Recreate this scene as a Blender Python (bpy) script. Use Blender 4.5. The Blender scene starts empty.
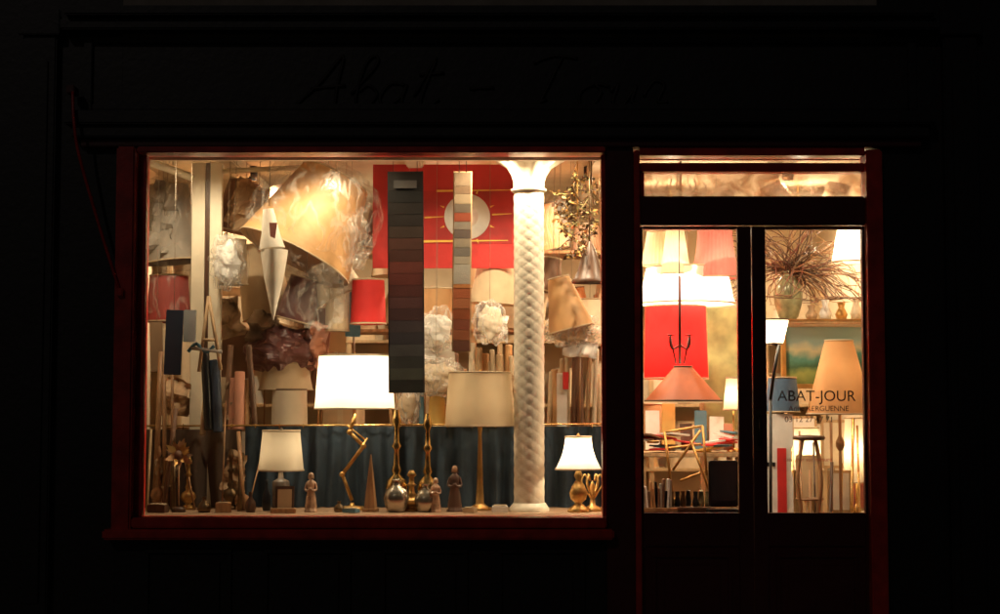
import bpy, math, random, bmesh
from mathutils import Vector, Matrix, noise, Euler
random.seed(7)
R=random
scene=bpy.context.scene
scene.view_settings.view_transform='Standard'
try: scene.view_settings.look='None'
except Exception: pass
scene.view_settings.exposure=0
CAMY=-10.0; CAMZ=1.5
CEIL=3.3; PLAT=0.84
# pixel helpers: view pixel to world, 160 pixels per metre, scaled with depth y
def E(px,py,y=0.0):
    s=1+y/10.0
    return Vector(((px-500)/160.0*s, y, CAMZ+((650-py)/160.0-CAMZ)*s))
def U(p,y=0.0): return p/160.0*(1+y/10.0)

# ---------------------------------------------------------------- materials
_m={}
def mat(name,col,rough=.55,metal=0.0,var=.15,scale=6,bump=0.0,bscale=60,trans=0.0,emis=0.0,stretch=None,spec=.5):
    if name in _m: return _m[name]
    m=bpy.data.materials.new(name); m.use_nodes=True
    nt=m.node_tree; N=nt.nodes; L=nt.links
    for n in list(N): N.remove(n)
    out=N.new('ShaderNodeOutputMaterial')
    p=N.new('ShaderNodeBsdfPrincipled')
    tc=N.new('ShaderNodeTexCoord'); mp=N.new('ShaderNodeMapping')
    if stretch: mp.inputs['Scale'].default_value=stretch
    L.new(tc.outputs['Object'],mp.inputs['Vector'])
    nz=N.new('ShaderNodeTexNoise'); nz.inputs['Scale'].default_value=scale; nz.inputs['Detail'].default_value=4
    L.new(mp.outputs[0],nz.inputs['Vector'])
    rp=N.new('ShaderNodeValToRGB'); rp.color_ramp.elements[0].position=.3; rp.color_ramp.elements[1].position=.7
    rp.color_ramp.elements[0].color=(*[max(0,c*(1-var)) for c in col],1)
    rp.color_ramp.elements[1].color=(*[min(1,c*(1+var)) for c in col],1)
    L.new(nz.outputs[0],rp.inputs[0])
    L.new(rp.outputs[0],p.inputs['Base Color'])
    p.inputs['Roughness'].default_value=rough; p.inputs['Metallic'].default_value=metal
    p.inputs['Specular IOR Level'].default_value=spec
    if bump>0:
        b2=N.new('ShaderNodeTexNoise'); b2.inputs['Scale'].default_value=bscale; b2.inputs['Detail'].default_value=3
        L.new(mp.outputs[0],b2.inputs['Vector'])
        bn=N.new('ShaderNodeBump'); bn.inputs['Strength'].default_value=bump; bn.inputs['Distance'].default_value=.01
        L.new(b2.outputs[0],bn.inputs['Height']); L.new(bn.outputs[0],p.inputs['Normal'])
    if emis>0:
        p.inputs['Emission Color'].default_value=(*col,1); p.inputs['Emission Strength'].default_value=emis
    if trans>0:
        t=N.new('ShaderNodeBsdfTranslucent'); L.new(rp.outputs[0],t.inputs['Color'])
        mx=N.new('ShaderNodeMixShader'); mx.inputs[0].default_value=trans
        L.new(p.outputs[0],mx.inputs[1]); L.new(t.outputs[0],mx.inputs[2]); L.new(mx.outputs[0],out.inputs[0])
    else: L.new(p.outputs[0],out.inputs[0])
    _m[name]=m; return m
def film(name,col=(.92,.86,.76),lo=.04,hi=.26,scale=5,width=.06):
    m=bpy.data.materials.new(name); m.use_nodes=True
    nt=m.node_tree; N=nt.nodes; L=nt.links
    for n in list(N): N.remove(n)
    out=N.new('ShaderNodeOutputMaterial'); p=N.new('ShaderNodeBsdfPrincipled'); tr=N.new('ShaderNodeBsdfTransparent')
    p.inputs['Base Color'].default_value=(*col,1); p.inputs['Roughness'].default_value=.22
    tc=N.new('ShaderNodeTexCoord'); mp=N.new('ShaderNodeMapping'); mp.inputs['Scale'].default_value=(1.6,1.6,.7); mp.inputs['Rotation'].default_value=(0,.5,0)
    L.new(tc.outputs['Object'],mp.inputs[0])
    nz=N.new('ShaderNodeTexNoise'); nz.inputs['Scale'].default_value=scale; nz.inputs['Detail'].default_value=2; nz.inputs['Distortion'].default_value=.35
    L.new(mp.outputs[0],nz.inputs['Vector'])
    sb=N.new('ShaderNodeMath');sb.operation='SUBTRACT';sb.inputs[1].default_value=.5;L.new(nz.outputs[0],sb.inputs[0])
    ab=N.new('ShaderNodeMath');ab.operation='ABSOLUTE';L.new(sb.outputs[0],ab.inputs[0])
    rp=N.new('ShaderNodeMapRange'); rp.inputs[1].default_value=0; rp.inputs[2].default_value=width; rp.inputs[3].default_value=hi; rp.inputs[4].default_value=lo
    L.new(ab.outputs[0],rp.inputs[0])
    bp=N.new('ShaderNodeBump'); bp.inputs['Strength'].default_value=1; bp.inputs['Distance'].default_value=.05
    L.new(ab.outputs[0],bp.inputs['Height']); L.new(bp.outputs[0],p.inputs['Normal'])
    mx=N.new('ShaderNodeMixShader'); L.new(rp.outputs[0],mx.inputs[0]); L.new(tr.outputs[0],mx.inputs[1]); L.new(p.outputs[0],mx.inputs[2]); L.new(mx.outputs[0],out.inputs[0])
    return m
def glassmat():
    m=bpy.data.materials.new('window_glass'); m.use_nodes=True
    nt=m.node_tree; N=nt.nodes; L=nt.links
    for n in list(N): N.remove(n)
    out=N.new('ShaderNodeOutputMaterial'); g=N.new('ShaderNodeBsdfGlossy'); g.inputs['Roughness'].default_value=.02
    tr=N.new('ShaderNodeBsdfTransparent'); tr.inputs['Color'].default_value=(.97,.98,.97,1)
    fr=N.new('ShaderNodeFresnel'); fr.inputs[0].default_value=1.45
    mx=N.new('ShaderNodeMixShader'); L.new(fr.outputs[0],mx.inputs[0]); L.new(tr.outputs[0],mx.inputs[1]); L.new(g.outputs[0],mx.inputs[2]); L.new(mx.outputs[0],out.inputs[0])
    return m
def frosted():
    m=bpy.data.materials.new('patterned_frosted_glass'); m.use_nodes=True
    nt=m.node_tree; N=nt.nodes; L=nt.links
    for n in list(N): N.remove(n)
    out=N.new('ShaderNodeOutputMaterial'); t=N.new('ShaderNodeBsdfTranslucent'); tr=N.new('ShaderNodeBsdfTransparent')
    tc=N.new('ShaderNodeTexCoord'); nz=N.new('ShaderNodeTexNoise'); nz.inputs['Scale'].default_value=9; nz.inputs['Detail'].default_value=5; nz.inputs['Distortion'].default_value=.8
    L.new(tc.outputs['Object'],nz.inputs['Vector'])
    rp=N.new('ShaderNodeValToRGB'); rp.color_ramp.elements[0].position=.40; rp.color_ramp.elements[1].position=.56
    rp.color_ramp.elements[0].color=(.36,.27,.20,1); rp.color_ramp.elements[1].color=(.66,.61,.53,1)
    L.new(nz.outputs[0],rp.inputs[0]); L.new(rp.outputs[0],t.inputs[0]); L.new(rp.outputs[0],tr.inputs[0])
    mx=N.new('ShaderNodeMixShader'); mx.inputs[0].default_value=.5; L.new(tr.outputs[0],mx.inputs[1]); L.new(t.outputs[0],mx.inputs[2]); L.new(mx.outputs[0],out.inputs[0])
    return m
GLASS=glassmat(); FROST=frosted()
paint=mat('facade_paint',(.008,.006,.007),.45,bump=.15,bscale=25)
redp=mat('red_frame_paint',(.55,.030,.022),.35,bump=.12,bscale=40,var=.3,scale=9)
redd=mat('dark_red_paint',(.08,.007,.007),.4,bump=.1)
cream=mat('cream_wall',(.64,.52,.36),.8,bump=.2,bscale=15,var=.1)
creamw=mat('cream_wood_paint',(.76,.68,.52),.5,bump=.1,var=.08)
ceilm=mat('ceiling_plaster',(.58,.48,.34),.85,bump=.2,bscale=10,var=.12)
floorm=mat('shop_floor',(.20,.11,.06),.5,stretch=(1,8,1),var=.3)
platm=mat('display_floor',(.32,.20,.12),.5,var=.25,stretch=(1,6,1))
stone=mat('stone_wall',(.30,.26,.22),.85,bump=.4,bscale=20)
brass=mat('brass',(.80,.55,.22),.25,1.0,var=.2,bump=.05)
gold=mat('gilt',(.56,.33,.11),.38,.8,var=.35,bump=.2)
bronze=mat('bronze',(.16,.10,.05),.35,.8,var=.3,bump=.1)
iron=mat('black_iron',(.012,.010,.009),.45,.3)
cordm=mat('cord',(.25,.2,.15),.8)
oxide=mat('red_iron',(.08,.010,.007),.45,.2)
wood=mat('wood',(.36,.19,.085),.5,var=.3,stretch=(6,6,1),bump=.1)
lwood=mat('pale_wood',(.48,.32,.17),.55,var=.22,stretch=(6,6,1))
dwood=mat('dark_wood',(.09,.042,.022),.4,var=.3,stretch=(6,6,1))
white=mat('white_shade_lit',(.92,.87,.78),.8,trans=.65,var=.02,bump=.1,bscale=150)
wcloth=mat('cream_shade',(.74,.64,.48),.8,trans=.35,var=.06,bump=.15,bscale=150)
beige=mat('beige_shade',(.60,.47,.30),.85,trans=.3,var=.08,bump=.15,bscale=150)
tan=mat('tan_shade',(.48,.26,.11),.7,var=.15,bump=.15,bscale=90)
tanp=mat('tan_paper',(.55,.31,.13),.6,var=.2,scale=4,bump=.15,bscale=30)
brown=mat('brown_shade',(.20,.10,.055),.6,var=.2,bump=.1)
maroon=mat('maroon_shade',(.12,.04,.035),.4,var=.3)
red=mat('red_shade',(.58,.022,.02),.7,var=.12)
redl=mat('red_shade_lit',(.80,.012,.012),.7,trans=.5,var=.08,bump=.1,bscale=120)
pink=mat('pink_shade',(.58,.20,.17),.7,trans=.35,var=.15)
orange=mat('copper_shade',(.40,.085,.018),.5,trans=.12,var=.25)
greym=mat('grey_shade',(.32,.28,.23),.8,var=.2)
creamo=mat('opaque_cream_shade',(.68,.58,.43),.8,var=.08,bump=.15,bscale=150)
beigeo=mat('opaque_beige_shade',(.54,.41,.26),.85,var=.12,bump=.15,bscale=150)
blue=mat('blue_shade',(.07,.13,.22),.7)
teal=mat('teal_card',(.08,.18,.24),.6)
navy=mat('navy_curtain',(.016,.030,.046),.85,var=.4,bump=.3,bscale=200)
yellow=mat('yellow_shade',(.72,.48,.14),.7,trans=.3)
trim=mat('shade_trim',(.50,.38,.24),.7)
dtrim=mat('dark_trim',(.12,.07,.04),.7)
colm=mat('column_paint',(.74,.66,.52),.42,bump=.15,bscale=90,var=.08,scale=12)
paper=mat('white_paper',(.80,.78,.73),.7,bump=.1)
kraft=mat('kraft_paper',(.46,.30,.17),.7,var=.2,bump=.2)
kraftd=mat('dark_kraft',(.26,.17,.10),.7,var=.25,bump=.2)
card=mat('cardboard',(.46,.32,.19),.8,var=.15)
black=mat('black_plastic',(.01,.01,.012),.35)
green=mat('celadon_glaze',(.26,.26,.14),.25,var=.4,scale=14)
bulbm=mat('bulb_glow',(1,.85,.62),.5,emis=15)
FILM=film('plastic_film'); FILM2=film('cloudy_plastic',(.86,.82,.74),.15,.5,8,.07)

# ---------------------------------------------------------------- mesh builder
class MB:
    def __init__(s): s.v=[];s.f=[];s.fm=[];s.sm=[];s.mats=[]
    def mi(s,m):
        if m not in s.mats: s.mats.append(m)
        return s.mats.index(m)
    def add(s,vs,fs,m,smooth=True,M=None):
        o=len(s.v); k=s.mi(m)
        s.v+= [ (M@Vector(v)) if M is not None else Vector(v) for v in vs]
        for f in fs: s.f.append([i+o for i in f]); s.fm.append(k); s.sm.append(smooth)
        return s
    def box(s,c,d,m,M=None,rot=None,bev=0.0):
        x,y,z=[a/2 for a in d]; T=Matrix.Translation(Vector(c))
        if rot: T=T@Euler(rot).to_matrix().to_4x4()
        if M is not None: T=M@T
        b=min(bev,x*.4,y*.4,z*.4)
        if b<=0:
            vs=[(a*x,e*y,g*z) for a in(-1,1) for e in(-1,1) for g in(-1,1)]
            fs=[(0,1,3,2),(4,6,7,5),(0,4,5,1),(2,3,7,6),(0,2,6,4),(1,5,7,3)]
            return s.add(vs,fs,m,False,T)
        bm=bmesh.new(); bmesh.ops.create_cube(bm,size=1)
        for v in bm.verts: v.co=Vector((v.co.x*2*x,v.co.y*2*y,v.co.z*2*z))
        bmesh.ops.bevel(bm,geom=list(bm.edges),offset=b,segments=2,affect='EDGES')
        bm.verts.index_update()
        s.add([v.co.copy() for v in bm.verts],[[v.index for v in f.verts] for f in bm.faces],m,False,T); bm.free(); return s
    def bb(s,p0,p1,m,bev=0.0):
        c=[(a+b)/2 for a,b in zip(p0,p1)]; d=[abs(a-b) for a,b in zip(p0,p1)]
        return s.box(c,d,m,bev=bev)
    def lathe(s,c,prof,m,seg=28,M=None,fn=None,smooth=True):
        T=Matrix.Translation(Vector(c))
        if M is not None: T=T@M
        vs=[];fs=[]
        for i,(r,z) in enumerate(prof):
            for j in range(seg):
                a=2*math.pi*j/seg; rr=fn(r,z,a) if fn else r
                vs.append((rr*math.cos(a),rr*math.sin(a),z))
        for i in range(len(prof)-1):
            for j in range(seg):
                k=(j+1)%seg; fs.append((i*seg+j,i*seg+k,(i+1)*seg+k,(i+1)*seg+j))
        return s.add(vs,fs,m,smooth,T)
    def tube(s,pts,r,m,seg=8,M=None):
        pts=[Vector(p) for p in pts]; n=len(pts); vs=[];fs=[]
        t=(pts[1]-pts[0]).normalized(); up=Vector((0,0,1)) if abs(t.z)<.9 else Vector((1,0,0))
        nrm=t.cross(up).normalized()
        for i,p in enumerate(pts):
            t=(pts[min(i+1,n-1)]-pts[max(i-1,0)])
            t=t.normalized() if t.length>1e-9 else Vector((0,0,1))
            nrm=(nrm-t*nrm.dot(t))
            nrm=nrm.normalized() if nrm.length>1e-6 else t.orthogonal().normalized()
            b=t.cross(nrm); rr=r[min(i,len(r)-1)] if isinstance(r,(list,tuple)) else r
            for j in range(seg):
                a=2*math.pi*j/seg; vs.append(p+(nrm*math.cos(a)+b*math.sin(a))*rr)
        for i in range(n-1):
            for j in range(seg):
                k=(j+1)%seg; fs.append((i*seg+j,i*seg+k,(i+1)*seg+k,(i+1)*seg+j))
        fs.append(tuple(range(seg-1,-1,-1))); fs.append(tuple((n-1)*seg+j for j in range(seg)))
        return s.add(vs,fs,m,True,M)
    def blob(s,c,rad,m,amp=.15,freq=6,seg=40,sq=1.0,seed=0,M=None,sm=True):
        vs=[];fs=[]; H=seg//2
        for i in range(H+1):
            ph=math.pi*i/H
            for j in range(seg):
                a=2*math.pi*j/seg
                st=max(0.0,math.sin(ph))**sq; d=Vector((math.cos(a)*st,math.sin(a)*st,math.cos(ph)))
                q=Vector((d.x*rad[0],d.y*rad[1],d.z*rad[2]))
                nn=1-abs(noise.noise(q*freq+Vector((seed*7.3,seed*3.1,0))))*2.2
                n2=noise.noise(q*freq*2.7+Vector((seed,5,3)))
                vs.append(q*(1+amp*nn*.6+amp*.5*n2))
        for i in range(H):
            for j in range(seg):
                k=(j+1)%seg; fs.append((i*seg+j,(i+1)*seg+j,(i+1)*seg+k,i*seg+k))
        T=Matrix.Translation(Vector(c))
        if M is not None: T=T@M
        return s.add(vs,fs,m,sm,T)
    def poly(s,pts,m,th=0.004):
        n=len(pts); P=[Vector(p) for p in pts]; B=[p+Vector((0,th,0)) for p in P]
        fs=[tuple(range(n)),tuple(range(2*n-1,n-1,-1))]+[(i,i+n,(i+1)%n+n,(i+1)%n) for i in range(n)]
        return s.add(P+B,fs,m,False)
    def done(s,name,parent=None):
        xs=[v.x for v in s.v];ys=[v.y for v in s.v];zs=[v.z for v in s.v]
        o=Vector(((min(xs)+max(xs))/2,(min(ys)+max(ys))/2,min(zs)))
        me=bpy.data.meshes.new(name); me.from_pydata([v-o for v in s.v],[],s.f)
        for m in s.mats: me.materials.append(m)
        for i,p in enumerate(me.polygons): p.material_index=s.fm[i]; p.use_smooth=s.sm[i]
        me.update()
        ob=bpy.data.objects.new(name,me); scene.collection.objects.link(ob); ob.location=o
        if parent: ob.parent=parent
        return ob
def empty(name):
    e=bpy.data.objects.new(name,None); scene.collection.objects.link(e); return e
WARM=(1,.80,.54)
def bulb(parent,loc,power,rad=.03,col=WARM,kind='POINT',name='bulb_light'):
    l=bpy.data.lights.new(name,kind); l.energy=power; l.color=col; l.shadow_soft_size=rad
    if kind=='SPOT': l.spot_size=math.radians(165); l.spot_blend=.6
    o=bpy.data.objects.new(name,l); scene.collection.objects.link(o); o.parent=parent
    o.location=Vector(loc)-parent.location; return o
def smooth(pts,n=6):
    pts=[Vector(p) for p in pts]; out=[]
    for i in range(len(pts)-1):
        p0=pts[max(i-1,0)];p1=pts[i];p2=pts[i+1];p3=pts[min(i+2,len(pts)-1)]
        for k in range(n):
            t=k/n; out.append(.5*((2*p1)+(p2-p0)*t+(2*p0-5*p1+4*p2-p3)*t*t+(3*p1-p0-3*p2+p3)*t**3))
    out.append(pts[-1]); return out
def rotY(a): return Matrix.Rotation(math.radians(a),4,'Y')
def rotX(a): return Matrix.Rotation(math.radians(a),4,'X')
def shade(mb,c,rb,rt,h,m,tm=trim,M=None,pleat=0,bow=0.0,inner=True):
    prof=[]
    for i in range(13):
        t=i/12; r=rb+(rt-rb)*t - bow*math.sin(math.pi*t)*rb; prof.append((r,h*t))
    seg=96 if pleat else 40
    fn=(lambda r,z,a:r*(1+.025*math.sin(a*pleat))) if pleat else None
    mb.lathe(c,prof,m,seg=seg,M=M,fn=fn)
    T=Matrix.Translation(Vector(c))@(M if M is not None else Matrix.Identity(4))
    for r,z in ((rb,0),(rt,h)):
        w=.007
        mb.lathe(c,[(r+.001,z-w*.6),(r+.004,z-w*.3),(r+.004,z+w*.6),(r+.001,z+w)],tm,seg=40,M=M)
    if inner:
        for k in range(3):
            a=k*2.094+.3; mb.tube([T@Vector((rt*math.cos(a),rt*math.sin(a),h-.004)),T@Vector((0,0,h-.02))],.0025,brass,5)
def pal(): return R.choice([creamo,beigeo,beigeo,tan,tanp,brown,greym,kraft,maroon,beigeo])

# ================================================================ building
bld=empty('lampshade_shop_building')
def fb(mb,px0,py0,px1,py1,y0,y1,m,bev=.004):
    a=E(px0,py0);b=E(px1,py1); mb.bb((a.x,y0,a.z),(b.x,y1,b.z),m,bev)
w=MB()
fb(w,-900,-450,118,648,0,.22,paint,0)
fb(w,882,-450,1900,648,0,.22,paint,0)
fb(w,118,38,882,146,.002,.22,paint,0)
fb(w,118,523,606,648,.002,.22,paint,0)
fb(w,606,146,634,648,-.03,.2,redd,.006)
w.done('front_wall',bld)
w=MB()
fb(w,118,-450,882,38,0,.22,stone,0)
for cx in (150,500,850):
    fb(w,cx-60,-420,cx+60,-120,-.02,-.004,black); fb(w,cx-72,-432,cx-60,-108,-.06,-.003,stone);fb(w,cx+60,-432,cx+72,-108,-.06,-.003,stone)
    fb(w,cx-60,-120,cx+60,-108,-.09,-.003,stone)
fb(w,-900,-470,1900,-450,-.2,.3,stone)
w.done('upper_storey',bld)
w=MB()
fb(w,66,112,934,126,-.16,-.001,paint,.01); fb(w,72,126,928,138,-.12,-.001,paint,.008); fb(w,80,139,922,146.5,-.07,-.001,redd,.006)
fb(w,60,18,940,30,-.14,-.001,paint,.01); fb(w,66,8,934,17.5,-.2,-.001,paint,.01)
for a,b in ((80,88),(912,920)): fb(w,a,34,b,108,-.03,-.001,paint)
fb(w,89,34,911,40,-.028,-.001,paint); fb(w,89,102,911,108,-.028,-.001,paint)
for a in (20,946):
    fb(w,a,8,a+34,648,-.07,-.001,paint,.01); fb(w,a-4,8,a+38,34,-.1,-.0715,paint,.01); fb(w,a+8,60,a+26,600,-.085,-.0705,paint,.006)
w.done('fascia_cornice',bld)
w=MB()
def panel(px0,py0,px1,py1,y=0.0,m=paint):
    t=4
    fb(w,px0,py0,px1,py0+t,y-.018,y-.001,m,.003);fb(w,px0,py1-t,px1,py1,y-.018,y-.001,m,.003)
    fb(w,px0,py0+t+.3,px0+t,py1-t-.3,y-.018,y-.001,m,.003);fb(w,px1-t,py0+t+.3,px1,py1-t-.3,y-.018,y-.001,m,.003)
    fb(w,px0+12,py0+12,px1-12,py1-12,y-.012,y-.001,m,.004)
for a in (148,266,382,498): panel(a,548,a+86,635)
panel(-120,150,-20,500);panel(1010,150,1110,500)
fb(w,118,638,606,648,-.06,-.0005,stone)
w.done('stall_riser_panels',bld)
w=MB()
fb(w,117,147,136,535,-.10,.10,redp,.012)
fb(w,137,147,605,153,-.09,.10,redp,.008)
fb(w,137,516,605,526,-.10,.10,redp,.008)
fb(w,110,527,612,537,-.14,.04,redp,.012)
fb(w,136.2,153.2,144,515.8,.0,.09,redp,.004)
fb(w,602,153.2,605.8,515.8,-.02,.09,redp,.004)
w.done('window_frame',bld)
def pane(px0,py0,px1,py1,y,name,m_=None):
    m=MB(); a=E(px0,py0);b=E(px1,py1)
    if m_: m.add([(a.x,y,a.z),(b.x,y,a.z),(b.x,y,b.z),(a.x,y,b.z)],[(0,1,2,3)],m_,False)
    else: m.bb((a.x,y,a.z),(b.x,y+.004,b.z),GLASS)
    return m.done(name,bld)
pane(144,153.5,602,515.6,.05,'window_pane')
w=MB()
fb(w,634.2,150,640,648,-.06,.09,redp,.006)
fb(w,866,150,882,648,-.09,.10,redp,.010)
fb(w,640.2,146.6,865.8,155,-.05,.09,redp,.004)
fb(w,640.2,162,865.8,171,-.03,.08,redp,.004)
fb(w,640.2,196,865.8,225,-.045,.09,redd,.008)
fb(w,640.2,171.2,645,195.8,-.02,.08,redp,.003)
w.done('door_frame',bld)
pane(640,155.2,866,161.8,.045,'top_light_glass'); pane(645.2,171.3,865.8,195.9,.05,'transom_glass',FROST)
def leaf(x0,x1,g0,g1,name):
    global w
    w=MB(); m=redd
    fb(w,x0,226,g0,646,-.02,.035,m,.004); fb(w,g1,226,x1,646,-.02,.035,m,.004)
    fb(w,g0+.2,226,g1-.2,229,-.018,.033,m,.003); fb(w,g0+.2,512,g1-.2,545,-.018,.033,m,.004)
    fb(w,g0+.2,630,g1-.2,646,-.018,.033,m,.004); fb(w,g0+.2,545.2,g1-.2,629.8,.0,.02,m,0)
    panel(g0+8,552,g1-8,622,.0,m)
    return w.done(name,bld)
leaf(640.5,751.5,643,738,'door_leaf_left'); leaf(752.5,865.5,766,863,'door_leaf_right')
pane(643,229,738,512,.006,'door_glass_left'); pane(766,229,863,512,.006,'door_glass_right')
w=MB(); h=E(757,430); 
w.tube([(h.x,-.03,h.z+.09),(h.x,-.07,h.z+.08),(h.x,-.07,h.z-.08),(h.x,-.03,h.z-.09)],.009,bronze); w.box((h.x,-.024,h.z),(.035,.008,.26),bronze)
w.done('door_handle',bld)
XL,XR,YB=-2.62,2.82,4.2
w=MB(); w.bb((XL-.1,.23,-.02),(XR+.1,YB,-.001),floorm); w.done('shop_floor_boards',bld)
w=MB(); w.bb((XL-.1,.221,CEIL),(XR+.1,YB,CEIL+.1),ceilm)
for x in (-1.9,-.6,.7,2.0): w.bb((x-.06,.23,CEIL-.09),(x+.06,YB-.01,CEIL-.001),ceilm,.01)
w.done('ceiling',bld)
w=MB(); w.bb((XL-.1,.222,0),(XL,YB,CEIL),cream); w.bb((XR,.222,0),(XR+.1,YB,CEIL),cream); w.bb((XL-.1,YB+.001,0),(XR+.1,YB+.12,CEIL),cream)
w.done('interior_walls',bld)
w=MB(); a=E(150,159,.24); w.bb((-2.4,.225,a.z),(2.4,.26,CEIL-.001),creamw); w.done('inner_lintel',bld)
def text(s,px,py,size,m,y,name,shear=0,parent=None,ext=.001,align='LEFT',sp=1):
    c=bpy.data.curves.new(name,'FONT'); c.body=s; c.size=size; c.extrude=ext; c.shear=shear; c.align_x=align; c.space_character=sp
    o=bpy.data.objects.new(name,c); scene.collection.objects.link(o); p=E(px,py,0); o.location=(p.x,y,p.z); o.rotation_euler=(math.pi/2,0,0)
    c.materials.append(m)
    if parent: o.parent=parent
    return o
signm=mat('faded_gilt_letter',(.026,.020,.018),.6)
glyph={'A':[[(0,0),(.35,.5),(.6,1),(.62,.4),(.66,0)],[(.2,.35),(.75,.42)]],
'b':[[(0,.25),(.3,.8),(.25,1),(.12,.8),(.1,.1),(.3,0),(.42,.25),(.25,.42),(.12,.3)]],
'a':[[(.4,.42),(.15,.45),(.03,.18),(.15,0),(.38,.2),(.42,.44),(.4,.08),(.55,.05)]],
't':[[(.0,.2),(.22,.95),(.12,.15),(.25,0),(.42,.15)],[(0,.62),(.4,.66)]],
'-':[[(0,.35),(.4,.38)]],
'J':[[(.1,.85),(.4,1),(.8,.95)],[(.55,.97),(.4,.3),(.25,-.3),(.05,-.35),(.02,-.15),(.45,.15)]],
'o':[[(.25,.45),(.05,.3),(.1,.03),(.3,.05),(.38,.3),(.25,.45),(.5,.4)]],
'u':[[(.0,.3),(.1,.45),(.08,.08),(.25,.02),(.4,.42),(.38,.1),(.52,.05)]],
'r':[[(0,.2),(.12,.5),(.3,.42),(.26,.1),(.42,.1)]]}
w=MB(); x=292
for ch in 'Abat - Jour':
    if ch==' ': x+=26; continue
    mx=0
    for st in glyph[ch]:
        w.tube(smooth([E(x+u*62+v*12,104-v*52,-.006) for u,v in st],5),[.008,.013,.007,.011],signm,6); mx=max(mx,max(u for u,v in st))
    x+=mx*62+ (8 if ch.isupper() else 2)
w.done('fascia_lettering',bld)
ink=mat('window_lettering',(.03,.012,.01),.5)
text('ABAT-JOUR',777,401,.094,ink,.004,'glass_lettering',0,bld,.0006)
text('Anne KERGUENNE',788,411,.046,ink,.004,'glass_lettering_name',0,bld,.0006)
text('03 12 27 47 71',784,422,.050,ink,.004,'glass_lettering_phone',0,bld,.0006)
text('abat-jour sur mesure',782,461,.036,mat('red_lettering',(.4,.03,.02),.5),.004,'glass_lettering_detail',0,bld,.0006)
w=MB(); w.tube(smooth([E(68,88,-.17),E(70,120,-.2),E(76,155,-.19),E(97,225,-.12),E(119,292,-.11)],5),.010,redp,8)
w.box(E(119,292,-.115),(.04,.04,.05),redp,bev=.005); w.box(E(68,88,-.12),(.05,.12,.05),redd,bev=.005); w.done('awning_crank_rod')

# ================================================================ ground
w=MB(); w.bb((-60,-60,-.25),(60,60,-.14),mat('asphalt',(.05,.05,.052),.9,bump=.4,bscale=80)); w.done('ground')
w=MB(); w.bb((-60,-2.4,-.139),(60,-.01,-.002),mat('pavement_slabs',(.22,.21,.2),.85,bump=.3)); w.done('pavement')
w=MB(); w.bb((-60,-2.55,-.139),(60,-2.402,0.0),mat('kerb_granite',(.3,.29,.28),.8,bump=.3),.01); w.done('kerb')
w=MB(); w.bb((-60,-2.95,-.136),(60,-2.85,-.134),mat('road_paint',(.7,.7,.66),.7)); w.done('road_marking')

# ================================================================ display platform, rail, curtain
w=MB(); w.bb((XL+.01,.23,PLAT-.04),(E(622,0,0).x,.98,PLAT),platm,.004); w.bb((XL+.01,.94,.002),(E(622,0).x,.97,PLAT-.042),lwood); w.bb((E(617,0).x,.23,.002),(E(622,0).x,.93,PLAT-.042),lwood)
w.bb((E(140,0).x,.12,PLAT-.03),(E(608,0).x,.228,PLAT-.002),platm,.003)
w.done('display_platform')
def curtain(px0,px1,py0,y,m,name,f=9):
    n=int((px1-px0)*1.5); a=E(px0,py0,y);b=E(px1,py0,y); vs=[];fs=[]
    for i in range(n+1):
        x=a.x+(b.x-a.x)*i/n
        for k in range(7):
            t=k/6; z=PLAT+.004+(a.z-PLAT)*t
            d=(.024*math.sin(x*2*math.pi*f+2.5*noise.noise(Vector((x*3,t,0))))+.016*math.sin(x*37))*(1.1-.6*t)
            vs.append((x,y+d,z))
    for i in range(n):
        for k in range(6): fs.append((i*7+k,(i+1)*7+k,(i+1)*7+k+1,i*7+k+1))
    q=MB(); q.add(vs,fs,m); return q.done(name)
curtain(246,608,427,.88,navy,'blue_curtain')
curtain(140,243,430,.89,mat('brown_curtain_cloth',(.09,.055,.035),.85),'brown_curtain',7)
w=MB(); w.tube([E(142,426,.84),E(607,424,.84)],.006,brass); 
for p in range(160,605,24): w.tube([E(p,424,.835),E(p,429,.85)],.004,brass,6)
w.done('curtain_rail')

w=MB()
y=.92
for a,b in((190,203),(207.5,220)):
    p=E(a,0,y);q=E(b,0,y); w.bb((p.x,y,.001),(q.x,y+.06,CEIL-.1),creamw,.006)
p=E(203.3,0,y);q=E(207.2,0,y); w.bb((p.x,y+.02,.001),(q.x,y+.05,CEIL-.1),dwood)
w.tube([E(146,160,.6),E(192,177,y+.03)],.028,creamw,4); w.tube([E(219,170,y+.03),E(300,166,1.2)],.018,creamw,4)
w.done('cream_partition_frame')

# ================================================================ twisted column
w=MB(); yc=.52; c=E(529,0,yc); Rc=U(15.3,yc); ztop=E(0,190,yc).z
zb=PLAT-.05
prof=[(Rc,zb+(ztop-zb)*(i/560)) for i in range(561)]
def cf(r,z,a):
    t=abs(math.sin(3*a+z*44)); u=abs(math.sin(3*a-z*44))
    return r*(.965+.022*t**.6+.016*u**.6)
w.lathe((c.x,yc,0),[(Rc*.97,0),(Rc*.97,zb)],colm,seg=40)
w.lathe((c.x,yc,0),prof,colm,seg=80,fn=cf)
R2=Rc
w.lathe((c.x,yc,ztop-.01),[(R2*1.05,0),(R2*1.16,.008),(R2*1.16,.02),(R2*1.0,.03),(R2*1.02,.07),(R2*1.12,.11),(R2*1.4,.16),(R2*2.0,.2),(R2*2.3,.22),(R2*2.3,.24)],colm,seg=64,fn=lambda r,z,a:r*(1+.09*math.sin(8*a)*min(1,max(0,(z-.03)/.15))))
w.box((c.x,yc,CEIL-.03),(R2*5.4,R2*5,.058),colm,bev=.01)
w.lathe((c.x,yc,PLAT),[(R2*1.3,.0),(R2*1.3,.02),(R2*1.15,.04),(R2*1.04,.055)],colm,seg=40)
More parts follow.
